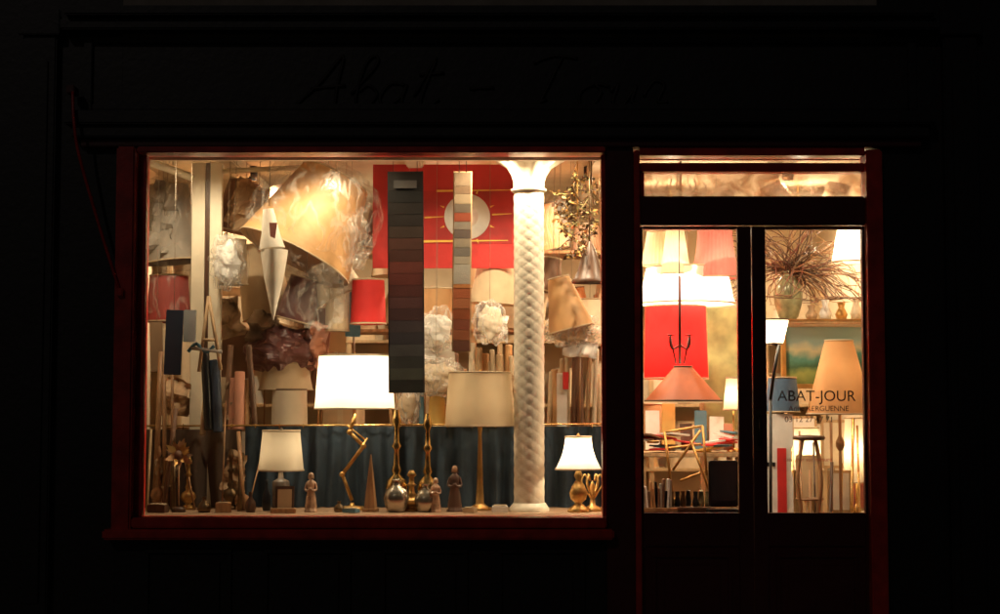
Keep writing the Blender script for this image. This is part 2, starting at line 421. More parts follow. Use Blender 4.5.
w.done('twisted_cast_iron_column')

# ================================================================ lamps in window
def tablelamp(name,px,y,pyb,pyt,rb,rt,m,base,power=0,bow=0,pleat=0,bm=brass,tm=trim):
    w=MB(); b=E(px,pyb,y); t=E(px,pyt,y); h=t.z-b.z
    shade(w,b,U(rb,y),U(rt,y),h,m,tm,bow=bow,pleat=pleat)
    hb=b.z-PLAT
    if base: w.lathe((b.x,y,PLAT+.001),[(r,z*hb) for r,z in base],bm,seg=32)
    w.tube([(b.x,y,b.z-.01),(b.x,y,t.z-.01)],.005,bm,8)
    w.lathe((b.x,y,t.z-.02),[(.002,.045),(.01,.035),(.012,.025),(.006,.012),(.008,0)],bm,seg=16)
    w.lathe((b.x,y,b.z+h*.35),[(.012,0),(.02,.02),(.03,.05),(.024,.08),(.002,.095)],bulbm if power else paper,seg=16)
    o=w.done(name)
    if power: bulb(o,(b.x,y,b.z+h*.55),power,.035)
    return o
Y0=.62
o=tablelamp('table_lamp',355,Y0,409,356,40,36,white,None,42,bm=brass)
w=MB()
P=[E(356,414,Y0),E(350,432,Y0),E(364,446,Y0),E(343,474,Y0),E(353,500,Y0)]
w.tube(P[0:2],.011,gold);w.tube(P[1:3],.013,gold);w.tube(P[2:4],.013,gold);w.tube(P[3:5],.012,gold)
for q in P[1:4]: w.lathe(q-Vector((0,.02,0)),[(.001,0),(.018,.001),(.018,.038),(.001,.04)],gold,seg=16,M=rotX(-90))
w.tube([E(343,474,Y0-.01),E(368,438,Y0-.01)],.006,gold);w.tube([E(347,425,Y0),E(366,440,Y0)],.006,gold)
w.lathe((P[4].x,Y0,PLAT+.001),[(.001,0),(.09,0),(.09,.015),(.07,.025),(.02,.03),(.012,.05)],gold,seg=32)
ob=w.done('jointed_arm_stand'); ob.parent=o; ob.location=ob.location-o.location
tablelamp('table_lamp',480,.62,426,373,35,31,beige,[(.075,0),(.075,.02),(.05,.05),(.028,.08),(.021,.3),(.012,.9),(.018,1)],6,bm=gold)
tablelamp('table_lamp',282,.45,470,431,22.5,18.5,wcloth,[(.05,0),(.05,.08),(.055,.1),(.055,.72),(.05,.74),(.02,.8),(.012,1)],3,bm=mat('painted_base',(.12,.09,.07),.5,var=.5,scale=20))
tablelamp('table_lamp',578,.42,469,437,23,13,white,[(.07,0),(.075,.03),(.05,.12),(.02,.2),(.05,.3),(.06,.45),(.04,.62),(.015,.75),(.03,.85),(.01,1)],26,bow=.10,bm=gold)
w=MB(); 
for k in range(6):
    a=k*1.05; c0=E(592,500,.5)
    pts=[c0+Vector((0,0,0)),c0+Vector((.04*math.cos(a),.04*math.sin(a),.06)),c0+Vector((.07*math.cos(a),.07*math.sin(a),.12)),c0+Vector((.05*math.cos(a),.05*math.sin(a),.17)),c0+Vector((.03*math.cos(a),.03*math.sin(a),.13))]
    w.tube(smooth(pts,5),.006,gold,6)
w.lathe((E(592,0,.5).x,.5,PLAT+.001),[(.06,0),(.06,.02),(.02,.04),(.012,.1),(.02,.16),(.002,.2)],gold,seg=20); w.done('gilt_candelabra')
turned=[(.055,0),(.06,.03),(.05,.06),(.02,.1),(.05,.16),(.065,.22),(.055,.3),(.02,.36),(.03,.4),(.018,.46),(.015,.6),(.03,.64),(.016,.68),(.013,.82),(.028,.88),(.02,.94),(.012,1)]
for px,py,yy,m in((397,410,.55,brass),(428,414,.6,brass),(412,470,.5,gold)):
    w=MB(); hh=E(0,py,yy).z-PLAT; w.lathe((E(px,0,yy).x,yy,PLAT+.001),[(r*1.15,z*hh) for r,z in turned],m,seg=32); w.done('brass_candlestick')
pewter=mat('pewter',(.40,.35,.28),.25,.9)
w=MB(); w.lathe((E(397,0,.41).x,.41,PLAT+.001),[(.05,0),(.07,.03),(.085,.09),(.07,.14),(.03,.17),(.02,.2),(.03,.21)],pewter,seg=32);w.done('metal_urn')
w=MB(); w.lathe((E(426,0,.42).x,.42,PLAT+.001),[(.05,0),(.065,.03),(.075,.08),(.05,.13),(.02,.16),(.03,.18)],pewter,seg=32);w.done('metal_urn')
w=MB(); p=E(372,0,.5); w.lathe((p.x,.45,PLAT+.001),[(.062,0),(.062,.02),(.05,.022),(.004,.37)],wood,seg=4,smooth=False,M=Matrix.Rotation(.6,4,'Z')); w.done('wooden_obelisk')
def figurine(px,py,y,m,m2):
    w=MB(); p=E(px,0,y); H=E(0,py,y).z-PLAT; s=H/.24; z0=PLAT+.001
    w.lathe((p.x,y,z0),[(.042*s,0),(.043*s,.012*s),(.036*s,.016*s),(.038*s,.03*s),(.030*s,.09*s),(.022*s,.13*s),(.027*s,.165*s),(.024*s,.19*s),(.010*s,.2*s),(.009*s,.208*s)],m,seg=28,fn=lambda r,z,a:r*(1+.05*math.sin(7*a)*(z<.1*s))*(1-.2*abs(math.sin(a))))
    w.blob((p.x,y,z0+.223*s),(.014*s,.015*s,.019*s),m2,amp=.05,seg=18)
    w.lathe((p.x,y+.003*s,z0+.205*s),[(.02*s,0),(.018*s,.02*s),(.016*s,.03*s),(.008*s,.038*s),(.001,.04*s)],m,seg=18,fn=lambda r,z,a:r*(1 if math.sin(a)>-.3 else .62))
    for q in(-1,1):
        w.tube(smooth([(p.x+q*.024*s,y,z0+.182*s),(p.x+q*.034*s,y-.008*s,z0+.14*s),(p.x+q*.012*s,y-.03*s,z0+.135*s),(p.x,y-.032*s,z0+.15*s)],4),.007*s,m,8)
    w.done('carved_figurine')
terra=mat('carved_wood_figure',(.38,.22,.13),.5,var=.5,scale=30); skin_=mat('figurine_face',(.5,.32,.2),.5)
figurine(312,473,.4,terra,skin_);figurine(455,466,.45,mat('dark_figure',(.12,.06,.04),.5),skin_);figurine(436,478,.38,terra,skin_)
w=MB(); p=E(286,0,.36); w.box((p.x,.36,PLAT+.085),(.12,.01,.17),dwood,bev=.003,rot=(-.1,0,0)); w.box((p.x,.352,PLAT+.085),(.09,.006,.13),card,rot=(-.1,0,0)); w.box((p.x,.3,PLAT+.016),(.16,.05,.03),wood,bev=.004); w.done('framed_card')
for (px,yy,hh,rr_,m) in((206,.38,.10,.045,bronze),(252,.4,.13,.035,dwood),(340,.42,.07,.035,bronze),(268,.55,.2,.03,black)):
    w=MB(); w.lathe((E(px,0,yy).x,yy,PLAT+.001),[(.001,0),(rr_*.8,0),(rr_,hh*.2),(rr_*.9,hh*.5),(rr_*.3,hh*.75),(rr_*.3,hh*.95),(rr_*.42,hh),(rr_*.2,hh)],m,seg=24); w.done('small_bottle')
for px,yy,a,b,h_,m in((160,.36,.12,.08,.05,dwood),(225,.36,.1,.07,.06,wood),(500,.4,.1,.08,.04,paper),(470,.34,.08,.06,.03,card),(352,.34,.1,.06,.025,teal)):
    w=MB(); w.box((E(px,0,yy).x,yy,PLAT+.001+h_/2),(a,b,h_),m,rot=(0,0,R.uniform(-.5,.5)),bev=.003); w.box((E(px,0,yy).x,yy,PLAT+h_+.005),(a*.8,b*.8,.006),trim,rot=(0,0,R.uniform(-.3,.3))); w.done('trinket_box')

# ================================================================ swatch boards
def stripes(name,px0,px1,rows,y,tilt,m0,wire=True):
    w=MB(); top=rows[0][0];bot=rows[-1][1]; cx=(px0+px1)/2
    C=E(cx,top,y); M=Matrix.Translation(C)@rotY(tilt)@Matrix.Translation(-C)
    a=E(px0-1,top-1,y);b=E(px1+1,bot+1,y)
    def bx(a,b,y0,y1,m):
        c=[(a.x+b.x)/2,(y0+y1)/2,(a.z+b.z)/2]; w.box(c,(abs(a.x-b.x),abs(y0-y1),abs(a.z-b.z)),m,M=M,bev=.0)
    bx(a,b,y,y+.02,m0)
    for (t,bo,m) in rows:
        off=R.uniform(.5,1.1); bx(E(px0+R.uniform(0,.5),t+.25,y),E(px1-R.uniform(0,.5),bo-.1,y),y-.005-.002*off,y-.0005,m)
    if wire:
        for q in(px0+5,px1-5): w.tube([M@E(q,top+2,y),(M@E(q,top,y))+Vector((0,.0,.2))],.002,iron,5)
    return w.done(name)
def cm(n,c,k=1.0): return mat('swatch_'+n,tuple(min(.9,x*k) for x in c),.9,bump=.2,bscale=200,var=.15,spec=.15)
rows=[(171,190,cm('charcoal',(.018,.015,.013)))]
cols=[(.010,.009,.008),(.014,.011,.009),(.016,.012,.010),(.035,.022,.016),(.06,.025,.018),(.055,.022,.016),(.11,.030,.022),(.10,.026,.020),(.08,.026,.022),(.085,.036,.034),(.06,.028,.028),(.06,.045,.048),(.045,.04,.046),(.07,.066,.066),(.045,.046,.043),(.07,.072,.06),(.03,.03,.028)]
yy=190; st=(392-190)/len(cols)
for i,c in enumerate(cols): rows.append((yy,yy+st,cm('a%d'%i,c,1.1))); yy+=st
sw=stripes('fabric_swatch_board',387.5,421.5,rows,.46,-.6,black)
w=MB(); a=E(393,179,.44);b=E(416,187,.44); w.bb((a.x,.445,b.z),(b.x,.451,a.z),mat('label',(.07,.065,.06),.8,spec=.1)); o2=w.done('swatch_label',); o2.parent=sw; o2.location=o2.location-sw.location
cols=[((.20,.14,.09),14),((.16,.10,.06),8),((.26,.19,.12),10),((.12,.09,.065),9),((.26,.06,.03),9),((.22,.18,.14),8),((.12,.09,.075),9),((.30,.24,.17),9),((.2,.17,.14),9),((.42,.35,.26),8),((.5,.45,.37),20)]
rows=[];yy=171
for i,(c,h) in enumerate(cols): rows.append((yy,yy+h,cm('b%d'%i,c,.8))); yy+=h
rows.append((yy,yy+4,cm('bx',(.5,.2,.07))))
for i,c in enumerate([(.42,.12,.05),(.45,.16,.07),(.36,.1,.04),(.3,.09,.05),(.38,.13,.06),(.2,.08,.05)]): rows.append((yy+4+i*10.5,yy+14.5+i*10.5,cm('c%d'%i,c,.95)))
stripes('fabric_swatch_board',454,471,rows,.46,.4,lwood)

# ================================================================ red sun banner
w=MB(); y=1.25; rb=mat('red_banner',(.50,.020,.016),.65,var=.3,scale=3,bump=.6,bscale=7); rb2=mat('red_banner_dark',(.38,.013,.010),.65,var=.3)
a=E(372,163,y);b=E(516,268,y); w.bb((a.x,y,b.z),(b.x,y+.01,a.z),rb,.002)
a=E(422,190,y);b=E(512,243,y); w.bb((a.x,y-.004,b.z),(b.x,y-.0005,a.z),rb2)
yl=mat('banner_yellow',(.8,.5,.08),.6); c=E(467,216,y)
w.lathe((c.x,y-.005,c.z),[(.0005,0),(U(23,y),0),(U(23,y),.004),(.0005,.004)],paper,seg=48,M=rotX(90))
w.lathe((c.x,y-.0095,c.z),[(.0005,0),(U(11,y),0),(U(11,y),.003)],mat('banner_dot',(.85,.7,.6),.6),seg=40,M=rotX(90))
for (x0,x1,py_,t) in((436,512,190,1.2),(420,508,241,1.4),(424,444,217,1),(492,512,214,1)):
    p=E(x0,py_,y);q=E(x1,py_-1,y); w.add([(p.x,y-.007,p.z-U(t)),(q.x,y-.007,q.z-U(t)*.3),(q.x,y-.007,q.z+U(t)*.3),(p.x,y-.007,p.z+U(t))],[(0,1,2,3)],yl,False)
for s in range(8):
    a0=s*math.pi/4+.4; p=c+Vector((math.cos(a0)*U(25,y),-.008,math.sin(a0)*U(25,y))); q=c+Vector((math.cos(a0)*U(30,y),-.008,math.sin(a0)*U(30,y))); n=Vector((-math.sin(a0),0,math.cos(a0)))*U(1,y)
    w.add([p-n,p+n,q],[(0,1,2)],yl,False)
w.done('red_sun_banner')

# ================================================================ hanging shades
def hang(px,pyt,pyb,rb,rt,y,m,tilt=0,wrap=False,pleat=0,name='hanging_lampshade',tx=0,cord=True,power=0,bow=0,tm=trim,off=0):
    w=MB(); t=E(px,pyt,y);b=E(px,pyb,y); h=t.z-b.z; ctr=(t+b)/2
    M=rotY(tilt)@rotX(tx); loc=ctr-(M@Vector((0,0,h/2)))
    shade(w,loc,U(rb,y),U(rt,y),h,m,tm,M=M,pleat=pleat,bow=bow)
    top=ctr+(M@Vector((0,0,h/2)))
    if cord: w.tube([top-Vector((0,0,.02)),Vector((top.x+.02,y,CEIL))],.0018,cordm,5)
    if wrap:
        r=max(U(rb,y),U(rt,y)); w.blob(ctr,(r*1.05,r*1.05,h*.60),FILM,amp=.10,freq=6,seed=px,sq=.4,seg=60,M=M)
    o=w.done(name)
    if power:
        bulb(o,ctr+Vector((0,0,off)),power,.04)
    return o
hang(314,172,262,60,36,1.0,tanp,tilt=26,wrap=True,tx=-8)
hang(168,185,262,30,22,1.3,greym,tilt=-6,wrap=True); hang(168,276,322,22,19,1.35,mat('dusty_red_shade',(.36,.05,.04),.8),wrap=True)
hang(232,240,284,15,13,.95,beigeo,wrap=True); hang(238,180,232,24,16,1.6,brown,tilt=12)
hang(300,278,322,20,16,1.25,maroon,tilt=15,wrap=True); hang(262,245,318,26,20,1.5,beigeo,tilt=-10)
hang(333,262,300,26,20,1.3,creamo,tilt=-25)
hang(368,280,324,18,16,1.15,red,cord=False); 
hang(395,235,276,24,18,1.7,beigeo)
hang(290,185,225,30,18,1.9,brown,tilt=-10)
hang(565,277,330,23,11,.95,tanp,tilt=-14); hang(550,258,292,14,9,1.1,brown,tilt=10); hang(590,300,345,20,17,1.3,wcloth)
hang(494,266,304,24,18,1.4,beigeo,cord=False,tilt=4); hang(436,289,320,18,17,1.35,tan,cord=False)
hang(337,289,331,12,12,1.2,beigeo,cord=False)
w=MB()
conem=mat('cone_paper',(.70,.64,.54),.6,trans=.3,bump=.2)
w.lathe(E(273,320,.45),[(.003,0),(.03,.12),(.062,.27),(.085,.42),(.089,.46)],conem,seg=36,fn=lambda r,z,a:r*(1+.06*math.sin(3*a)))
w.lathe(E(271,248,.45),[(.085,.0),(.06,.1),(.045,.2),(.035,.26)],conem,seg=36,M=rotY(-6))
w.tube([E(268,205,.45),E(268,205,.45)+Vector((0,0,.45))],.0025,iron,5)
w.poly([E(268,222,.36),E(276,222,.36),E(274,238,.36),E(269,236,.36)],mat('cone_label',(.35,.12,.08),.6),.003)
w.done('white_paper_cone')

w=MB(); y=.62; b=E(590,283,y)
w.lathe(b,[(U(18,y),0),(U(18.5,y),.01),(U(16,y),.03),(U(12,y),.09),(U(9,y),.16),(U(6,y),.22),(U(3,y),.26),(.01,.28)],dwood,seg=40)
w.lathe(b,[(U(17,y),.004),(U(13,y),.05),(.02,.1)],dwood,seg=32); w.tube([b+Vector((0,0,.27)),(b.x,y,CEIL)],.005,bronze); w.done('bell_pendant_lamp')
def leafy(name,c,n,spread,m,up=1,leaf=.022,seed=1,cord=True):
    rr=random.Random(seed); w=MB()
    if cord: w.tube([c,(c.x,c.y,CEIL)],.005,m[0])
    for i in range(n):
        a=rr.uniform(0,6.28); L=rr.uniform(.5,1)*spread; p=Vector(c)+Vector((0,0,rr.uniform(-.25,.28)*up)); pts=[p]
        d=Vector((math.cos(a),math.sin(a)*.7,rr.uniform(-.6,.5)))
        for k in range(5):
            d=d+Vector((rr.uniform(-.3,.3),rr.uniform(-.3,.3),rr.uniform(-.2,.4))); p=p+d.normalized()*L/5; pts.append(p)
        sp=smooth(pts,4); w.tube(sp,.003,rr.choice(m),5)
        for q in sp[3::2]:
            for k in range(2):
                e=Vector((rr.uniform(-1,1),rr.uniform(-1,1),rr.uniform(-1,1))).normalized(); f=e.orthogonal().normalized(); l=leaf*rr.uniform(.7,1.5)
                w.add([q,q+e*l*.5+f*l*.35,q+e*l,q+e*l*.5-f*l*.35],[(0,1,2,3)],rr.choice(m),False)
    return w.done(name)
leafy('gilt_leaf_chandelier',E(578,218,.7),34,.22,[gold,bronze,dwood,mat('painted_leaf',(.24,.2,.08),.5)],up=1,leaf=.03,seed=3)
w=MB(); c=E(592,190,.75)
for k in range(5):
    a=k*1.257; w.tube(smooth([c,c+Vector((.08*math.cos(a),.08*math.sin(a),-.08)),c+Vector((.15*math.cos(a),.15*math.sin(a),0)),c+Vector((.14*math.cos(a),.14*math.sin(a),.07))],5),.005,bronze,6)
w.tube([c,(c.x,c.y,CEIL)],.006,bronze); w.done('small_brass_chandelier')

# ================================================================ back shelf behind window
ys=1.25; zs=E(0,427,ys).z
w=MB(); w.bb((XL+.3,1.05,zs-.03),(E(606,0,ys).x,1.75,zs),wood,.004)
for x in (-2.2,-1.0,.1,.72): w.bb((x-.03,1.1,.001),(x+.03,1.7,zs-.031),wood)
w.done('work_table')
y2=2.1; z2=E(0,330,y2).z; z3=E(0,252,y2).z
w=MB()
for z in (z2,z3): w.bb((-2.5,1.95,z-.025),(.95,2.4,z),wood,.004)
for x in (-2.48,-1.3,-.2,.92): w.bb((x-.02,1.96,.001),(x+.02,2.39,CEIL-.12),lwood,.004)
w.done('shelving_unit')
def stand(px,y,z0,hpx,rb,rt,m,wrap=False,name='lampshade',pleat=0,bow=0,tilt=0):
    w=MB(); c=Vector((E(px,0,y).x,y,z0+.002)); h=U(hpx,y)
    M=None
    if tilt: M=rotY(tilt); c.z+=abs(math.sin(math.radians(tilt)))*U(rb,y)
    shade(w,c,U(rb,y),U(rt,y),h,m,R.choice([trim,dtrim]),pleat=pleat,bow=bow,M=M)
    if wrap: w.blob(c+Vector((0,0,h*.55)),(U(max(rb,rt),y)*1.1,U(max(rb,rt),y)*1.1,h*.62),FILM,amp=.10,freq=6,seed=px,sq=.45,seg=44)
    return w.done(name)
x=228
while x<600:
    r=R.uniform(11,20); stand(x+r,2.15,z2,R.uniform(30,56),r,r*R.uniform(.55,.95),pal(),wrap=R.random()<.2,bow=R.choice([0,.06]),tilt=R.choice([0,0,8,-10,16])); x+=2*r+R.uniform(-2,5)
x=160
while x<600:
    r=R.uniform(13,22); stand(x+r,2.15,z3,R.uniform(26,50),r,r*R.uniform(.55,.95),pal(),wrap=R.random()<.25,pleat=R.choice([0,30]),tilt=R.choice([0,0,10,-12])); x+=2*r+R.uniform(-2,6)
stand(290,1.2,zs,37,18,17,creamo); stand(437,1.15,zs,32,9,7.5,yellow)
for i,(px,z0,a,b,c_) in enumerate(((250,z3,.28,.22,.2),(330,z3,.34,.2,.16),(420,z2,.24,.2,.2),(235,z2,.26,.2,.24),(520,z2,.2,.2,.26),(345,zs,.24,.2,.14))):
    w=MB(); yy=2.02 if i<5 else 1.5; q=E(px,0,yy); M=Matrix.Translation((q.x,yy,z0+.002+c_/2))@Matrix.Rotation(R.uniform(-.5,.5),4,'Z')
    w.box((0,0,0),(a,b,c_),card,M=M,bev=.004); w.box((0,-b/2-.0015,0),(.04,.002,c_*.98),trim,M=M); w.box((0,-b*.3,c_/2+.03),(a*.95,.004,.1),card,M=M,rot=(.6,0,0)); w.done('cardboard_box')
w=MB(); c=E(286,365,1.3); shade(w,Vector((c.x,1.3,E(0,390,1.3).z)),U(27,1.3),U(22,1.3),U(26,1.3),beigeo); w.blob(E(284,350,1.3),(U(33,1.3),.2,U(20,1.3)),maroon,amp=.35,freq=7,sq=.6,seg=64,sm=False); w.tube([E(286,390,1.3),(c.x,1.3,zs)],.01,brass); w.done('maroon_draped_lampshade')
def rolls(name,lst,y,z0=None):
    w=MB()
    for(px,pyt,pyb,r,m,lean) in lst:
        b=E(px,pyb,y); t=E(px+lean,pyt,y)
        if z0 is not None: b.z=z0+.003
        rr=U(r,y); yo=R.uniform(-.04,.04); b.y+=yo;t.y+=yo+.03
        w.tube([b,b+(t-b)*.02,b+(t-b)*.98,t],[rr*.97,rr,rr,rr*.97],m,20)
        d=(t-b).normalized()
        w.tube([t-d*.01,t+d*.003],rr*.45,dwood,12)
    return w.done(name)
rm=[tan,brown,beigeo,creamo,tanp,maroon,lwood,kraft]
l=[]
for i in range(9): p=549+i*6.3; l.append((p,R.uniform(340,375),424,R.uniform(2.2,3.8),R.choice(rm),R.uniform(-4,4)))
rolls('fabric_rolls',l,1.15,zs)
l=[(p,R.uniform(343,362),424,R.uniform(2.2,3.8),R.choice(rm),R.uniform(-4,4)) for p in range(472,515,6)]
rolls('fabric_rolls',l,1.3,zs)
l=[(p,R.uniform(352,390),424,R.uniform(1.6,3),R.choice(rm+[greym,teal]),R.uniform(-6,5)) for p in range(392,470,6)]
rolls('fabric_rolls',l,1.5,zs)
w=MB(); q=E(560,373,1.0); w.bb((q.x-.02,1.06,zs+.003),(q.x+.05,1.08,q.z),paper,.003); q2=E(566,372,.99); w.bb((q2.x-.02,1.04,q2.z-.12),(q2.x+.02,1.055,q2.z),red,.002); w.done('white_sample_card')
salmon=mat('salmon_roll',(.55,.25,.16),.7)
l=[(232,378,430,4,salmon,1),(240,372,430,5,salmon,0),(247,380,430,3.5,tan,-2),(226,345,430,3,brown,3),(256,345,430,3,dwood,-8)]
rolls('fabric_rolls',l,.95)
l=[(210,350,430,4.5,black,-6),(219,360,432,5,mat('navy_roll',(.03,.05,.09),.6),-5),(203,372,435,3,beigeo,4)]
rolls('dark_fabric_rolls',l,.72)
w=MB()
for (a,b,c_,d,m,yy) in((165,310,182,375,mat('midnight_card',(.02,.035,.06),.4),.5),(183,310,196,342,mat('pale_blue_card',(.45,.5,.5),.6),.55),(150,322,163,372,mat('kraft_card',(.3,.2,.12),.7),.8)):
    p=E(a,b,yy);q=E(c_,d,yy); w.box(((p.x+q.x)/2,yy,(p.z+q.z)/2),(abs(p.x-q.x),.02,abs(p.z-q.z)),m,rot=(0,R.uniform(-.06,.06),R.uniform(-.3,.3)),bev=.003)
    w.tube([((p.x+q.x)/2,yy,p.z-.01),((p.x+q.x)/2,yy,CEIL)],.0015,cordm,5)
w.done('hanging_sample_cards')
w=MB(); y=.6
w.tube([E(208,296,y),E(199,372,y)],.012,lwood,4);w.tube([E(208,296,y),E(221,370,y)],.012,lwood,4);w.tube([E(203,340,y-.015),E(214,340,y-.015)],.01,lwood,4);w.tube([E(190,348,y),E(222,352,y)],.014,greym,6)
w.tube(smooth([E(188,352,y),E(196,344,y),E(206,352,y),E(214,346,y)],5),.012,teal,8);w.tube([E(208,296,y),E(208,160,y)],.002,iron,5)
w.done('wooden_clamp')
w=MB()
for i in range(8):
    px=R.uniform(150,250); w.tube([(E(px,0,.6).x,.6+R.uniform(-.1,.15),PLAT+.003),E(px+R.uniform(-14,14),R.uniform(400,465),.7)],R.uniform(.004,.018),R.choice([wood,lwood,wood,bronze,brown,gold]),8)
w.done('wooden_lamp_stems')
for i,(px,hh) in enumerate(((160,.42),(190,.36),(232,.40),(243,.30))):
    w=MB(); w.lathe((E(px,0,.68).x,.68,PLAT+.001),[(r*.8,z*hh) for r,z in turned],[wood,gold,bronze,wood][i],seg=24); w.done('turned_lamp_base')
w=MB()
for i in range(4):
    px=147+i*9+R.uniform(-2,2); w.tube([(E(px,0,.78).x,.78,PLAT+.003),E(px+R.uniform(-6,6),R.uniform(345,400),.8)],R.uniform(.010,.020),R.choice([wood,beigeo,brown,dwood]),8)
w.done('wooden_lamp_stems')
rr=random.Random(5); w=MB(); c=E(180,455,.4)
for i in range(26):
    a=i*.2417*math.pi; L=rr.uniform(.06,.12); e=Vector((math.cos(a),rr.uniform(-.6,0),math.sin(a)*.8)).normalized(); f=Vector((-e.z,rr.uniform(-.5,.5),e.x)).normalized()
    w.add([c,c+e*L*.5+f*L*.22,c+e*L,c+e*L*.5-f*L*.22],[(0,1,2,3)],rr.choice([gold,tan,brown]),False)
w.blob(c,(.03,.03,.03),brown,amp=.2,seg=18); w.tube([c,(c.x,.42,PLAT+.01)],.006,wood); w.lathe((c.x,.42,PLAT+.001),[(.001,0),(.045,0),(.04,.03),(.01,.035)],dwood,seg=20); w.done('dried_flower_ornament')
w=MB(); 
for(a,b,c_,d,m,yy) in((346,281,361,337,teal,1.3),(312,308,330,362,mat('rust_board',(.35,.12,.07),.6),1.35),(222,330,250,378,brown,1.4),(420,345,455,372,mat('pale_board',(.5,.47,.4),.6),1.45),(330,330,346,352,tan,1.4)):
    p=E(a,b,yy);q=E(c_,d,yy); w.box(((p.x+q.x)/2,yy,(p.z+q.z)/2),(abs(p.x-q.x),.02,abs(p.z-q.z)),m,rot=(R.uniform(-.1,.1),R.uniform(-.1,.1),R.uniform(-.2,.2)),bev=.003)
    w.tube([((p.x+q.x)/2,yy+.02,q.z+.01),((p.x+q.x)/2,yy+.05,zs)],.008,wood,6)
w.done('colour_boards')
for (px,py,rx,rz,yy,m) in((437,330,16,20,1.2,FILM2),(490,322,14,19,1.15,FILM2),(436,378,24,16,1.1,FILM2),(572,330,26,14,1.1,FILM2),(408,405,10,16,1.1,FILM2),(350,240,16,24,.85,FILM),(226,262,15,24,.8,FILM2),(322,300,22,24,.95,FILM)):
    w=MB(); c=E(px,py,yy); w.blob(c,(U(rx,yy),U(rx,yy)*.7,U(rz,yy)),m,amp=.5,freq=11,seg=64,seed=px,sq=.8)
    if m is FILM2: w.blob(c,(U(rx,yy)*.8,U(rx,yy)*.5,U(rz,yy)*.78),R.choice([creamo,paper,paper,beigeo]),amp=.35,freq=12,seed=px+1,seg=52,sm=False)
    w.tube([c+Vector((0,0,U(rz,yy)*.8)),Vector((c.x,yy+.1,CEIL))],.0012,cordm,4)
    w.done('plastic_wrapped_bundle')
for (px,py,wd_,hd,yy,m,hung,rz_) in((425,352,26,30,1.25,paper,0,.1),(450,392,22,26,1.2,creamo,0,-.2),(412,398,16,22,1.18,paper,0,.2),(498,330,20,26,1.3,paper,0,0),
    (244,205,34,52,1.15,kraft,1,.4),(228,318,26,40,1.1,kraft,1,-.2),(264,330,30,34,1.2,kraftd,0,.3),(318,345,18,44,1.15,salmon,0,.1),(176,398,28,36,.92,kraft,0,.2),(240,400,26,40,1.0,kraftd,0,-.1),(160,215,26,70,1.1,greym,1,.15),(580,350,34,14,1.05,paper,0,.1),(512,395,12,40,1.1,kraft,0,.05),(345,215,20,60,1.3,kraft,1,-.5),(555,310,16,24,1.2,kraftd,1,.2),(168,470,22,30,.8,kraftd,0,-.15),(236,470,20,36,.78,kraft,0,.2)):
    w=MB(); n=12; C=E(px,py,yy); vs=[];fs=[]
    for i in range(n+1):
        for j in range(n+1):
            u=i/n-.5;v=j/n-.5; q=Vector((u*U(wd_,yy),0,v*U(hd,yy))); d=noise.noise(q*14+Vector((px,0,0)))*.10; q.rotate(Euler((0,rz_,0)))
            vs.append(C+q+Vector((d*.3,d,d*.3)))
    for i in range(n):
        for j in range(n): fs.append((i*(n+1)+j,(i+1)*(n+1)+j,(i+1)*(n+1)+j+1,i*(n+1)+j+1))
    w.add(vs,fs,m,False)
    if hung: w.tube([C+Vector((0,.03,U(hd,yy)*.3)),(C.x,yy+.03,CEIL)],.0015,cordm,4)
    else: w.tube([C+Vector((0,.03,-U(hd,yy)*.2)),(C.x,yy+.04,zs if yy>1.04 else PLAT)],.006,wood,6)
    w.done('crumpled_paper')

# ================================================================ behind doors : pendant shades
hang(687,268,304,48,40,1.5,white,power=58,name='lit_pendant_lampshade')
hang(662,232,266,20,14,1.6,beige,name='pleated_pendant_lampshade',pleat=30)
hang(676,224,274,15,8,1.3,wcloth,pleat=30,name='pleated_pendant_lampshade',power=1.5); hang(716,228,278,25,17,1.35,pink,pleat=30,bow=.08,name='pleated_pendant_lampshade',power=1.5)
hang(676,307,379,32,30,1.6,redl,name='red_drum_lampshade',power=16)
w=MB(); y=.55
w.tube([E(680,276,y),E(680,364,y)],.010,oxide,8)
for s in(-1,1):
    w.tube(smooth([E(680,345,y),E(680+s*7,349,y),E(680+s*10,343,y),E(680+s*9.5,335,y)],5),.007,oxide,8); w.tube([E(680+s*9.5,336,y),E(680+s*4,364,y)],.006,oxide,8); w.tube([E(680+s*12.5,335,y),E(680+s*6,335,y)],.006,oxide,6)
w.tube([E(680,276,y),(E(680,0,y).x,y,CEIL)],.003,iron,6)
b=E(683,401,y)
shade(w,b,U(38.5,y),U(9,y),U(34,y),orange,dtrim); w.lathe(b+Vector((0,0,-.012)),[(U(39,y),0),(U(39,y),.014)],beige,seg=40)
o=w.done('iron_swing_pendant_lamp'); bulb(o,b+Vector((0,0,.04)),5,.03)
w=MB(); y=2.5
p=E(704,308,y);q=E(762,430,y); w.bb((p.x,y,q.z),(q.x,y+.05,p.z),mat('olive_panel',(.36,.36,.16),.7,var=.4)); 
w.bb((p.x-.03,y+.001,.001),(p.x-.001,y+.06,p.z+.04),lwood); w.bb((q.x+.001,y+.001,.001),(q.x+.03,y+.06,p.z+.04),lwood); w.done('painted_screen')
w=MB(); y=1.3; zd=E(0,452,y).z
p=E(636,0,y);q=E(738,0,y)
w.bb((p.x,1.1,zd-.03),(q.x,1.6,zd),lwood,.005)
for x in (p.x+.03,q.x-.03):
    for yy in(1.14,1.56): w.bb((x-.02,yy-.02,.001),(x+.02,yy+.02,zd-.031),lwood,.004)
w.done('writing_desk')
w=MB()
